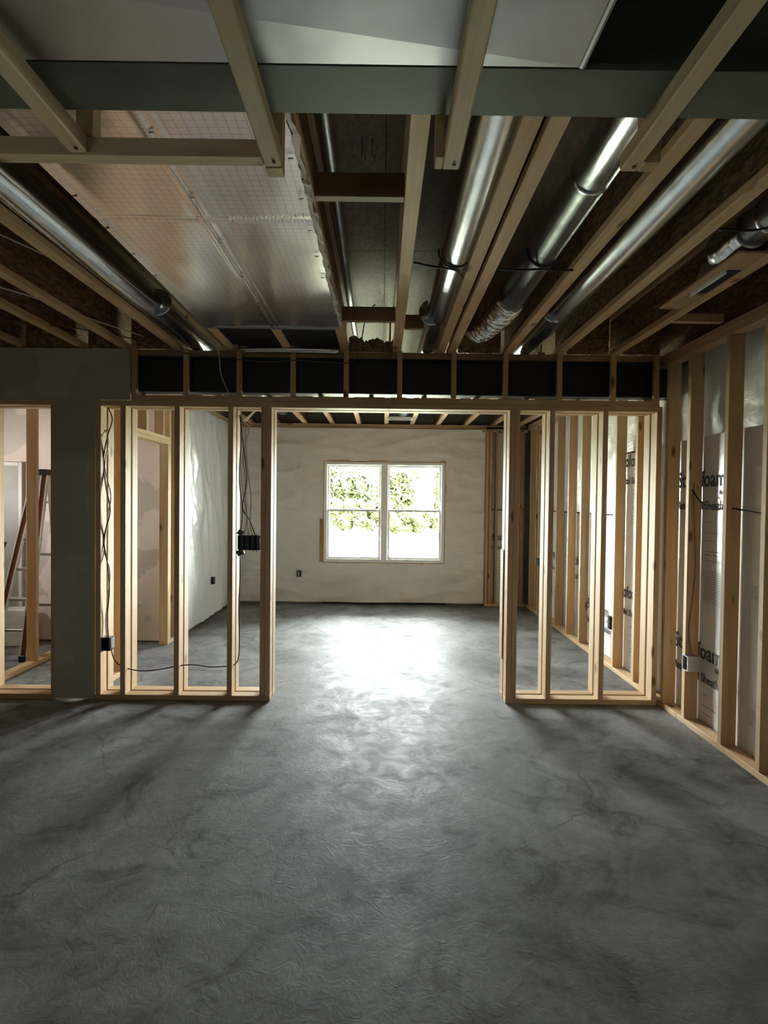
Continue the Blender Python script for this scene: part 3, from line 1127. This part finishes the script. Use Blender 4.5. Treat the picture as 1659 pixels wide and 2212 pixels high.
# flex elbow
P = smooth_pts([(0.726, 3.16, Zd), (0.722, 3.3, Zd), (0.70, 3.5, Zd - .01), (0.665, 3.68, Zd - .012), (0.636, 3.80, Zd + .01), (0.614, 3.86, Zd + .06), (.61, 3.87, Zd + .13)], 20)
bm = bmesh.new()
random.seed(5)
tube_bm(bm, [p - P[0] for p in P], lambda i, n: 0.082 + 0.005 * math.cos(i * 1.05) + random.uniform(-.002, .002), 44)
for v in bm.verts:
    v.co += Vector((noise.noise(v.co * 45), noise.noise(v.co * 41 + Vector((5, 0, 0))), noise.noise(v.co * 49 + Vector((0, 5, 0))))) * 0.009
tag(obj('flexible_duct', mesh_of(bm, True), FLEX, P[0]), 'crinkled foil flexible elbow hanging off the end of a round duct', 'duct')

strap(0.13, 0.375, 0.325, 2.62, Zd, 'thin black hanger strap under the duct beside the doubled joist', dy=0.08)
strap(0.53, 0.875, 0.73, 2.60, Zd, 'thin black hanger strap under the duct with the foil elbow')
strap(1.31, 1.67, 1.575, 2.20, Zd + .02, 'thin dark hanger strap under the short duct by the foam-board wall')
# boots
bt = empty('duct_boot', (1.56, 2.6, JZ), 'galvanised register boot with its shaded mouth painted black at the end of the short duct', 'duct boot')
tube('boot_elbow', [(1.575, 2.40, Zd + .02), (1.572, 2.47, Zd + .02), (1.57, 2.54, Zd + .01), (1.565, 2.6, Zd + .02)], lambda i, n: 0.078 + .003 * (i % 3 == 0), GALV, bt, 20, 5)
bm = bmesh.new()
top = [(1.57, 2.60), (1.66, 2.60), (1.66, 2.78), (1.57, 2.78)]
bot = [(1.59, 2.60), (1.66, 2.60), (1.66, 2.89), (1.59, 2.89)]
tv = [bm.verts.new((x, y_, JZ + .10)) for x, y_ in top]
bv = [bm.verts.new((x, y_, JZ + .005)) for x, y_ in bot]
for k in range(4):
    bm.faces.new((tv[k], tv[(k + 1) % 4], bv[(k + 1) % 4], bv[k]))
bmesh.ops.translate(bm, vec=(-1.56, -2.6, -JZ), verts=bm.verts)
obj('boot_body', mesh_of(bm), GALVS, (1.56, 2.6, JZ), bt)
box('boot_mouth', 1.592, 1.658, 2.605, 2.885, JZ + .004, JZ + .008, SHADEK, bt)  # black plate painted in for the unlit inside of the boot
box('boot_rim', 1.576, 1.590, 2.60, 2.89, JZ - .012, JZ + .010, VINYL, bt, 0.001)
for (a, b_, c, d) in ((1.53, 1.574, 2.42, 3.12), (1.576, 1.66, 2.91, 3.12), (1.576, 1.66, 2.42, 2.595)):
    box('mounting_board', a, b_, c, d, JZ + .004, JZ + .014, LY, bt)
bf = empty('duct_boot', (0.24, 7.3, JZ), 'register boot with a white rim in the ceiling just before the back wall', 'duct boot')
bm = bmesh.new()
tv = [bm.verts.new((math.cos(2 * math.pi * k / 24) * .075, math.sin(2 * math.pi * k / 24) * .075, .2)) for k in range(24)]
bv = []
for k in range(24):
    a = 2 * math.pi * (k + .5) / 24
    cx_, cy_ = math.cos(a), math.sin(a)
    m_ = max(abs(cx_) / .15, abs(cy_) / .075)
    bv.append(bm.verts.new((cx_ / m_, cy_ / m_, 0.0)))
for k in range(24):
    bm.faces.new((tv[k], tv[(k + 1) % 24], bv[(k + 1) % 24], bv[k]))
bm.faces.new(tv)
obj('boot_body', mesh_of(bm), GALVS, (0.225, 7.34, JZ + .01), bf)
bm = bmesh.new()
for (a, b_, c, d) in ((-.16, .16, -.09, -.075), (-.16, .16, .075, .09), (-.16, -.145, -.075, .075), (.145, .16, -.075, .075)):
    bmbox(bm, a, b_, c, d, 0, .02)
obj('boot_rim', mesh_of(bm), VINYL, (0.225, 7.34, JZ - .012), bf)
# vertical drain/conduit in the open bay
cp = tube('metal_conduit', [(-0.205, 0.99, 2.79), (-0.215, 2.6, 2.79), (-0.228, 3.9, 2.79), (-0.228, 4.5, 2.79)], 0.021, PVC, None, 16)
tag(cp, 'narrow grey metal pipe running high in the open bay past the cross blocks', 'pipe')

# ------------------------------------------------------------------ electrical boxes


def elec_box(name, label, x0, x1, y0, y1, z0, z1, mat, open_dir='-Y', ears=True):
    e = empty(name, ((x0 + x1) / 2, (y0 + y1) / 2, z0), label, 'electrical box')
    bm = bmesh.new()
    t = .002
    if open_dir == '-Y':
        bmbox(bm, x0, x1, y1 - t, y1, z0, z1)
        bmbox(bm, x0, x0 + t, y0, y1 - t, z0, z1)
        bmbox(bm, x1 - t, x1, y0, y1 - t, z0, z1)
        bmbox(bm, x0 + t, x1 - t, y0, y1 - t, z0, z0 + t)
        bmbox(bm, x0 + t, x1 - t, y0, y1 - t, z1 - t, z1)
    else:
        bmbox(bm, x1 - t, x1, y0, y1, z0, z1)
        bmbox(bm, x0, x1 - t, y0, y0 + t, z0, z1)
        bmbox(bm, x0, x1 - t, y1 - t, y1, z0, z1)
        bmbox(bm, x0, x1 - t, y0 + t, y1 - t, z0, z0 + t)
        bmbox(bm, x0, x1 - t, y0 + t, y1 - t, z1 - t, z1)
    c = Vector(wl(e))
    bmesh.ops.translate(bm, vec=-c, verts=bm.verts)
    obj('box_shell', mesh_of(bm), mat, c, e)
    return e, c


# box on the right-wall stud (opens toward the room)
e, c = elec_box('electrical_box', 'grey steel outlet box on the right wall stud beside the printed foam board', 2.03, 2.10, 3.635, 3.70, 0.375, 0.475, STEEL, '-X')
bm = bmesh.new()
for (a, b_, z0, z1) in ((3.635, 3.70, .375, .381), (3.635, 3.70, .469, .475), (3.635, 3.641, .381, .469), (3.694, 3.70, .381, .469)):
    bmbox(bm, 2.024, 2.030, a, b_, z0, z1)
bmesh.ops.translate(bm, vec=-c, verts=bm.verts)
obj('box_rim', mesh_of(bm), ALU, c, e)
tube('wire_tail', [(2.09, 3.66, .46), (2.06, 3.665, .44), (2.045, 3.675, .42), (2.06, 3.66, .40)], 0.004, CABW, e, 6)
# gangs box in the partition
e, c = elec_box('electrical_box', 'wide black multi-gang switch box fixed between the studs beside the opening', -1.055, -0.895, 4.06, 4.125, 1.108, 1.215, PLBLK)
for (x, z) in ((-1.048, 1.112), (-1.03, 1.222), (-.915, 1.225), (-.915, 1.10), (-1.02, 1.102), (-.99, 1.103), (-.965, 1.103), (-.94, 1.103)):
    bm = bmesh.new()
    bmesh.ops.create_icosphere(bm, subdivisions=1, radius=.0065)
    obj('screw_lug', mesh_of(bm), ALU, (x, 4.058, z), e)
bm = bmesh.new()
for k in range(1, 4):
    x = -1.055 + .04 * k
    bmbox(bm, x - .001, x + .001, 4.062, 4.12, 1.11, 1.213)
bmesh.ops.translate(bm, vec=-c, verts=bm.verts)
obj('gang_dividers', mesh_of(bm), PLBLK, c, e)
bm = bmesh.new()
bmbox(bm, -.026, .026, -.003, .003, -.02, .02)
bmesh.ops.rotate(bm, cent=(0, 0, 0), matrix=Matrix.Rotation(R(-30), 3, 'Y'), verts=bm.verts)
obj('mounting_ear', mesh_of(bm), PLBLK, (-1.035, 4.06, 1.09), e)
bm = bmesh.new()
bmbox(bm, -.02, .02, -.003, .003, -.02, .02)
bmesh.ops.rotate(bm, cent=(0, 0, 0), matrix=Matrix.Rotation(R(35), 3, 'Y'), verts=bm.verts)
obj('mounting_ear', mesh_of(bm), PLBLK, (-1.035, 4.06, 1.235), e)
# grey box low in the first bay
e, c = elec_box('electrical_box', 'small steel and black outlet box low in the narrow first stud bay', -2.047, -1.985, 4.06, 4.125, 0.355, 0.452, PLBLK)
box('side_plate', -2.002, -1.984, 4.075, 4.128, .365, .445, STEEL, e, 0.001)
# outlets in the poly
for (nm, lb, x0, x1, y0, y1, z0, z1, od) in (
        ('electrical_box', 'small dark outlet box cut through the back wall sheeting beneath and beside the window', -1.20, -1.14, 7.868, 7.93, 0.385, 0.475, '-Y'),):
    e, c = elec_box(nm, lb, x0, x1, y0, y1, z0, z1, PLBLK)
    box('outlet_strap', -1.176, -1.168, 7.852, 7.856, .39, .46, VINYL, e)
    for ch in e.children:
        if ch.name.startswith('box_shell'):
            ch.data = box_mesh(.06, .03, .09, PLBLK, 0)
            ch.location = Vector((-1.17, 7.873, .43)) - e.location
e = empty('electrical_box', (-2.12, 6.95, .41), 'small dark outlet box cut through the glossy side-wall sheeting', 'electrical box')
box('box_shell', -2.135, -2.09, 6.93, 6.985, .41, .50, PLBLK, e, .002)
tube('wire_tail', [(-2.09, 6.94, .49), (-2.06, 6.90, .50), (-2.07, 6.87, .47), (-2.09, 6.91, .44)], .0025, CABW, e, 6)
e = empty('electrical_box', (2.08, 7.22, .66), 'blue-grey outlet box on a far stud of the foam-board wall', 'electrical box')
box('box_shell', 2.02, 2.08, 7.19, 7.249, .66, .76, simple('blue_box', (0.10, 0.13, 0.17), .4), e, .003)
e = empty('electrical_box', (2.06, 5.45, .45), 'black outlet box low on the foam boards seen through the last stud bay', 'electrical box')
box('box_shell', 2.03, 2.09, 4.90, 4.95, .36, .48, PLBLK, e, .003)
e.location = (2.06, 4.93, .36)
for ch in e.children:
    ch.location = Vector((2.06, 4.925, .42)) - e.location

# ------------------------------------------------------------------ cables


def cable(pts, mat, label, r=0.0045, group=None):
    c_ = tube('electrical_cable', pts, r, mat, None, 7)
    return tag(c_, label, 'cable', group)


cable([(-2.02, 4.10, 2.14), (-1.985, 4.09, 2.05), (-2.02, 4.09, 1.93), (-2.05, 4.09, 1.75), (-2.03, 4.09, 1.55), (-2.00, 4.09, 1.38), (-2.045, 4.09, 1.18), (-2.02, 4.09, 1.0), (-2.005, 4.09, .8), (-2.02, 4.09, .6), (-2.015, 4.095, .45)],
      CABB, 'brown cable snaking down the narrow first stud bay to its box')
cable([(-2.045, 4.12, 1.98), (-2.02, 4.10, 1.88), (-2.045, 4.1, 1.70), (-2.0, 4.1, 1.50), (-2.02, 4.1, 1.35), (-2.048, 4.1, 1.1), (-2.005, 4.1, .92), (-2.035, 4.1, .6), (-2.03, 4.1, .45)],
      CABW, 'pale cable twisted with the brown one in the narrow first stud bay')
cable([(-1.995, 4.09, .38), (-1.975, 4.09, .30), (-1.94, 4.09, .25), (-1.90, 4.09, .235), (-1.86, 4.09, .215), (-1.75, 4.09, .20), (-1.62, 4.09, .215), (-1.50, 4.09, .24), (-1.38, 4.09, .25), (-1.25, 4.09, .235), (-1.12, 4.09, .245), (-1.075, 4.09, .26), (-1.05, 4.09, .31), (-1.045, 4.09, .45), (-1.05, 4.09, .7), (-1.04, 4.09, .95), (-1.045, 4.09, 1.11)],
      CABB, 'brown cable looping low across three stud bays up to the black box')
for k, (pts, mt, lb) in enumerate((
        ([(-1.045, 4.10, 1.215), (-1.03, 4.10, 1.40), (-1.055, 4.10, 1.62), (-1.045, 4.10, 1.9), (-1.05, 4.12, 2.13)], CABB, 'brown cable rising nearest the stud above the black box'),
        ([(-1.02, 4.10, 1.215), (-1.0, 4.10, 1.35), (-1.03, 4.10, 1.55), (-1.05, 4.10, 1.75), (-1.035, 4.10, 2.0), (-1.05, 4.12, 2.13)], CABW, 'white cable rising second from the stud above the black box'),
        ([(-.985, 4.10, 1.215), (-1.0, 4.10, 1.40), (-1.015, 4.10, 1.65), (-1.03, 4.10, 1.80), (-1.0, 4.16, 2.0), (-1.045, 4.26, 2.08), (-.9, 4.4, 2.25), (-.6, 4.6, 2.42)], CABW, 'white cable from the black box swinging back into the far room ceiling'),
        ([(-.935, 4.10, 1.215), (-.98, 4.10, 1.33), (-1.03, 4.10, 1.42), (-1.0, 4.10, 1.62), (-1.03, 4.10, 1.9), (-1.06, 4.12, 2.10)], CABB, 'brown cable leaning across above the middle of the black box'),
        ([(-.955, 4.10, 1.215), (-.975, 4.10, 1.30), (-.97, 4.10, 1.5), (-1.0, 4.10, 1.75), (-1.03, 4.15, 2.03), (-1.05, 4.28, 2.10), (-.85, 4.6, 2.36), (-.5, 4.9, 2.52)], CABW, 'white cable farthest along the black box, turning over the header'))):
    cable(pts, mt, lb, 0.004)
cable([(-2.62, 3.3, 2.56), (-2.2, 3.6, 2.59), (-1.85, 3.85, 2.60), (-1.45, 4.03, 2.53), (-1.15, 4.035, 2.50), (-1.0, 4.03, 2.48), (-.83, 4.03, 2.47), (-.65, 4.03, 2.485), (-.45, 4.03, 2.475), (-.29, 4.03, 2.468), (-.26, 4.03, 2.475), (-.20, 4.0, 2.50), (-.16, 3.9, 2.58), (-.12, 3.6, 2.66), (-.06, 3.45, 2.69)],
      CABB, 'grey-brown cable drooping along the black beam and up into the open bay', 0.004)
cable([(-1.20, 3.98, 2.58), (-1.19, 4.035, 2.52), (-1.18, 4.035, 2.40), (-1.15, 4.035, 2.31), (-1.115, 4.06, 2.235)], CABW, 'short white cable hanging down the black beam face', 0.004)
cable([(-3.3, 1.6, 2.62), (-2.6, 2.15, 2.60), (-2.2, 2.7, 2.58), (-1.95, 3.1, 2.585), (-1.85, 3.5, 2.60), (-1.7, 3.95, 2.62)], CABW, 'pale cable crossing the dark joist bays above the drywall', 0.0045)
cable([(-1.9, 1.75, 2.60), (-1.75, 2.2, 2.61), (-1.62, 2.6, 2.62), (-1.54, 2.9, 2.63), (-1.5, 3.1, 2.66)], CABW, 'thin cable stapled up the joist beside the round duct with the lit edge', 0.004)
cable([(2.06, 3.72, 1.62), (2.07, 3.70, 1.57), (2.075, 3.62, 1.50), (2.08, 3.54, 1.465), (2.08, 3.42, 1.455), (2.08, 3.33, 1.46), (2.08, 3.2, 1.45), (2.08, 3.05, 1.435), (2.08, 2.9, 1.41), (2.08, 2.5, 1.45)],
      CABK, 'black cable strung through the right wall studs across the printed board', 0.0045)
cable([(2.075, 3.70, 1.62), (2.08, 3.695, 1.4), (2.10, 3.695, 1.1), (2.09, 3.695, .9), (2.07, 3.695, .7), (2.065, 3.69, .6), (2.08, 3.68, .47)],
      CABT, 'tan cable dropping down the stud face to the grey steel box', 0.0045)
cable([(2.06, 7.1, 1.25), (2.02, 7.05, 1.15), (2.0, 7.05, 1.0), (2.03, 7.1, .85), (2.05, 7.2, .75)], CABW, 'white cable loop above the blue-grey box on a far stud', 0.004)
cable([(.2, 6.0, 2.76), (.6, 6.6, 2.75), (1.2, 7.0, 2.76), (1.7, 7.3, 2.76)], CABW, 'white cable crossing the far room joists', 0.004)

# ------------------------------------------------------------------ stepladder and bucket in the closet beyond the drywall pier
ld = empty('stepladder', (-3.35, 5.2, 0), 'tall stepladder with white-edged brown rails leaning open in the closet', 'ladder')


def bar(bm, p, q, w_, d_):
    p, q = Vector(p), Vector(q)
    z = (q - p).normalized()
    x = Vector((0, 1, 0)).cross(z).normalized()
    y = z.cross(x)
    vs = []
    for e_ in (p, q):
        for a, b_ in ((-1, -1), (1, -1), (1, 1), (-1, 1)):
            vs.append(bm.verts.new(e_ + x * (a * w_ / 2) + y * (b_ * d_ / 2)))
    for f in ((3, 2, 1, 0), (4, 5, 6, 7), (0, 1, 5, 4), (1, 2, 6, 5), (2, 3, 7, 6), (3, 0, 4, 7)):
        bm.faces.new([vs[i] for i in f])


LC = Vector((-3.35, 5.2, 0))
rails = [((-3.49, 4.96, 0.0), (-3.22, 5.18, 1.68)), ((-3.20, 4.96, 0.0), (-3.135, 5.18, 1.68)),
         ((-3.46, 5.52, 0.0), (-3.24, 5.24, 1.68)), ((-3.17, 5.52, 0.0), (-3.13, 5.24, 1.68))]
for i, (p, q) in enumerate(rails):
    bm = bmesh.new()
    bar(bm, Vector(p) - LC, Vector(q) - LC, 0.05, 0.024)
    rl = obj('rail', mesh_of(bm), FIBR if i < 2 else ALU, LC, ld)
    if i < 2:
        for s in (-1, 1):
            bm = bmesh.new()
            bar(bm, Vector(p) - LC + Vector((s * .028, -.004, 0)), Vector(q) - LC + Vector((s * .028, -.004, 0)), 0.009, 0.03)
            obj('rail_edge', mesh_of(bm), WHITEP, LC, rl)
    box('foot', p[0] - .03, p[0] + .03, p[1] - .03, p[1] + .03, 0, .06, PLBLK, ld, .004)
for k in range(5):
    t = (k + 1) / 6.2
    a = Vector(rails[0][0]).lerp(Vector(rails[0][1]), t)
    b_ = Vector(rails[1][0]).lerp(Vector(rails[1][1]), t)
    box('step', a.x, b_.x, a.y - .01, a.y + .075, a.z - .01, a.z + .012, ALU, ld, .002)
for t in (.25, .55, .85):
    a = Vector(rails[2][0]).lerp(Vector(rails[2][1]), t)
    b_ = Vector(rails[3][0]).lerp(Vector(rails[3][1]), t)
    box('brace', a.x, b_.x, a.y - .01, a.y + .012, a.z - .012, a.z + .012, ALU, ld, .001)
box('top_cap', -3.255, -3.105, 5.14, 5.28, 1.68, 1.735, PLBLK, ld, .006)
bk = empty('bucket', (-4.14, 5.35, 0), 'white plastic bucket on the closet floor behind the stepladder', 'bucket')
lathe('bucket_body', [(.12, 0), (.125, .02), (.145, .34), (.152, .345), (.152, .37), (.14, .37), (.135, .34), (.115, .02)], (-4.14, 5.35, 0), WHITEP, bk)
tube('bucket_handle', [(-4.28, 5.35, .33), (-4.25, 5.21, .24), (-4.14, 5.19, .20), (-4.03, 5.21, .24), (-4.0, 5.35, .33)], .003, STEEL, bk, 6)
bm = bmesh.new()
bmbox(bm, -.19, .19, -.10, .10, 0, .36, .004)
bx_ = obj('carton', mesh_of(bm), WHITEP, (-3.50, 5.5, 0.0))
tag(bx_, 'pale box standing on the closet floor behind the stepladder', 'box')
bx_.location = (-3.70, 5.56, 0)
# a loose level leaning beside it
bm = bmesh.new()
bar(bm, Vector((0, 0, 0.003)), Vector((.25, .28, 1.05)), .06, .025)
lv = tag(obj('spirit_level', mesh_of(bm), PLBLK, (-3.86, 5.02, 0)), 'long dark spirit level leaning beside the stepladder', 'level')

# ------------------------------------------------------------------ trees beyond the lawn


def leafmat(name, a, b_):
    m = Mat(name)
    oi = m.n('ShaderNodeNewGeometry')
    c = m.ramp(oi.outputs['Random Per Island'], [(0, a), (1, b_)])
    m.l(c, m.b.inputs['Base Color'])
    m.set(Roughness=0.6)
    return m.m


BARK = simple('bark', (0.08, 0.06, 0.04), 0.9, 0, .2)


def tree(x, y, h, rx, rz, n, label, mat, seed, zc=None):
    rnd = random.Random(seed)
    e = empty('tree', (x, y, 0), label, 'tree', 'trees beyond the lawn')
    bm = bmesh.new()
    tube_bm(bm, [Vector((0, 0, -.02)), Vector((.05, 0, h * .4)), Vector((-.03, .05, h * .8))], lambda i, n_: .05 - .012 * i, 8)
    obj('trunk', mesh_of(bm, True), BARK, (x, y, 0), e)
    vs, fs = [], []
    zc = zc or h * .58
    blobs = [(rnd.uniform(-rx, rx) * .9, rnd.uniform(-.6, .6) * rx * .6, zc + rnd.uniform(-1, 1) * rz * .9, rnd.uniform(.35, .6) * min(rx, rz)) for _ in range(44)]
    for k in range(n):
        bx, by, bz, br = blobs[k % 44]
        d = Vector((rnd.gauss(0, 1), rnd.gauss(0, 1), rnd.gauss(0, 1))).normalized() * br * rnd.uniform(.6, 1.05)
        p = Vector((bx, by, max(.05, bz))) + d
        p.z = max(p.z, .06)
        a = Vector((rnd.gauss(0, 1), rnd.gauss(0, 1), rnd.gauss(0, 1))).normalized()
        b__ = a.orthogonal().normalized()
        s = rnd.uniform(.08, .14)
        i = len(vs)
        vs += [p - a * s, p + b__ * s * .55, p + a * s, p - b__ * s * .55]
        fs.append((i, i + 1, i + 2, i + 3))
    me = bpy.data.meshes.new('leaves')
    me.from_pydata([tuple(v) for v in vs], [], fs)
    cr = obj('foliage', me, mat, (x, y, 0), e)
    cr['kind'] = 'stuff'
    return e


LG = leafmat('green_leaves', (0.018, 0.024, 0.007), (0.046, 0.056, 0.017))
LYW = leafmat('yellow_green_leaves', (0.020, 0.024, 0.005), (0.045, 0.05, 0.011))
tree(-1.45, 25.5, 4.0, 1.5, 1.3, 38000, 'dense green tree filling the upper pane beside the mullion', LG, 1, 2.35)
tree(-3.2, 27.5, 4.4, 1.3, 1.5, 12000, 'dense green tree at the outer edge of the first window', LG, 2, 2.5)
tree(0.3, 28.5, 4.4, .8, 1.3, 9000, 'green tree just behind the mullion of the window', LG, 3, 2.4)
tree(-.9, 24.0, 1.5, 1.3, .5, 9000, 'low yellow-green bush under the dense tree', LYW, 4, .85)
tree(0.95, 26.2, 2.9, .6, 1.0, 4500, 'thin yellow-green sapling in the second window', LYW, 5, 1.9)
tree(2.75, 24.8, 3.0, .35, 1.0, 4000, 'slim bright tree at the outer edge of the second window', LYW, 6, 2.0)
tree(1.45, 23.8, 1.3, 1.25, .35, 9000, 'low yellow bush in the lower second window', LYW, 7, .62)
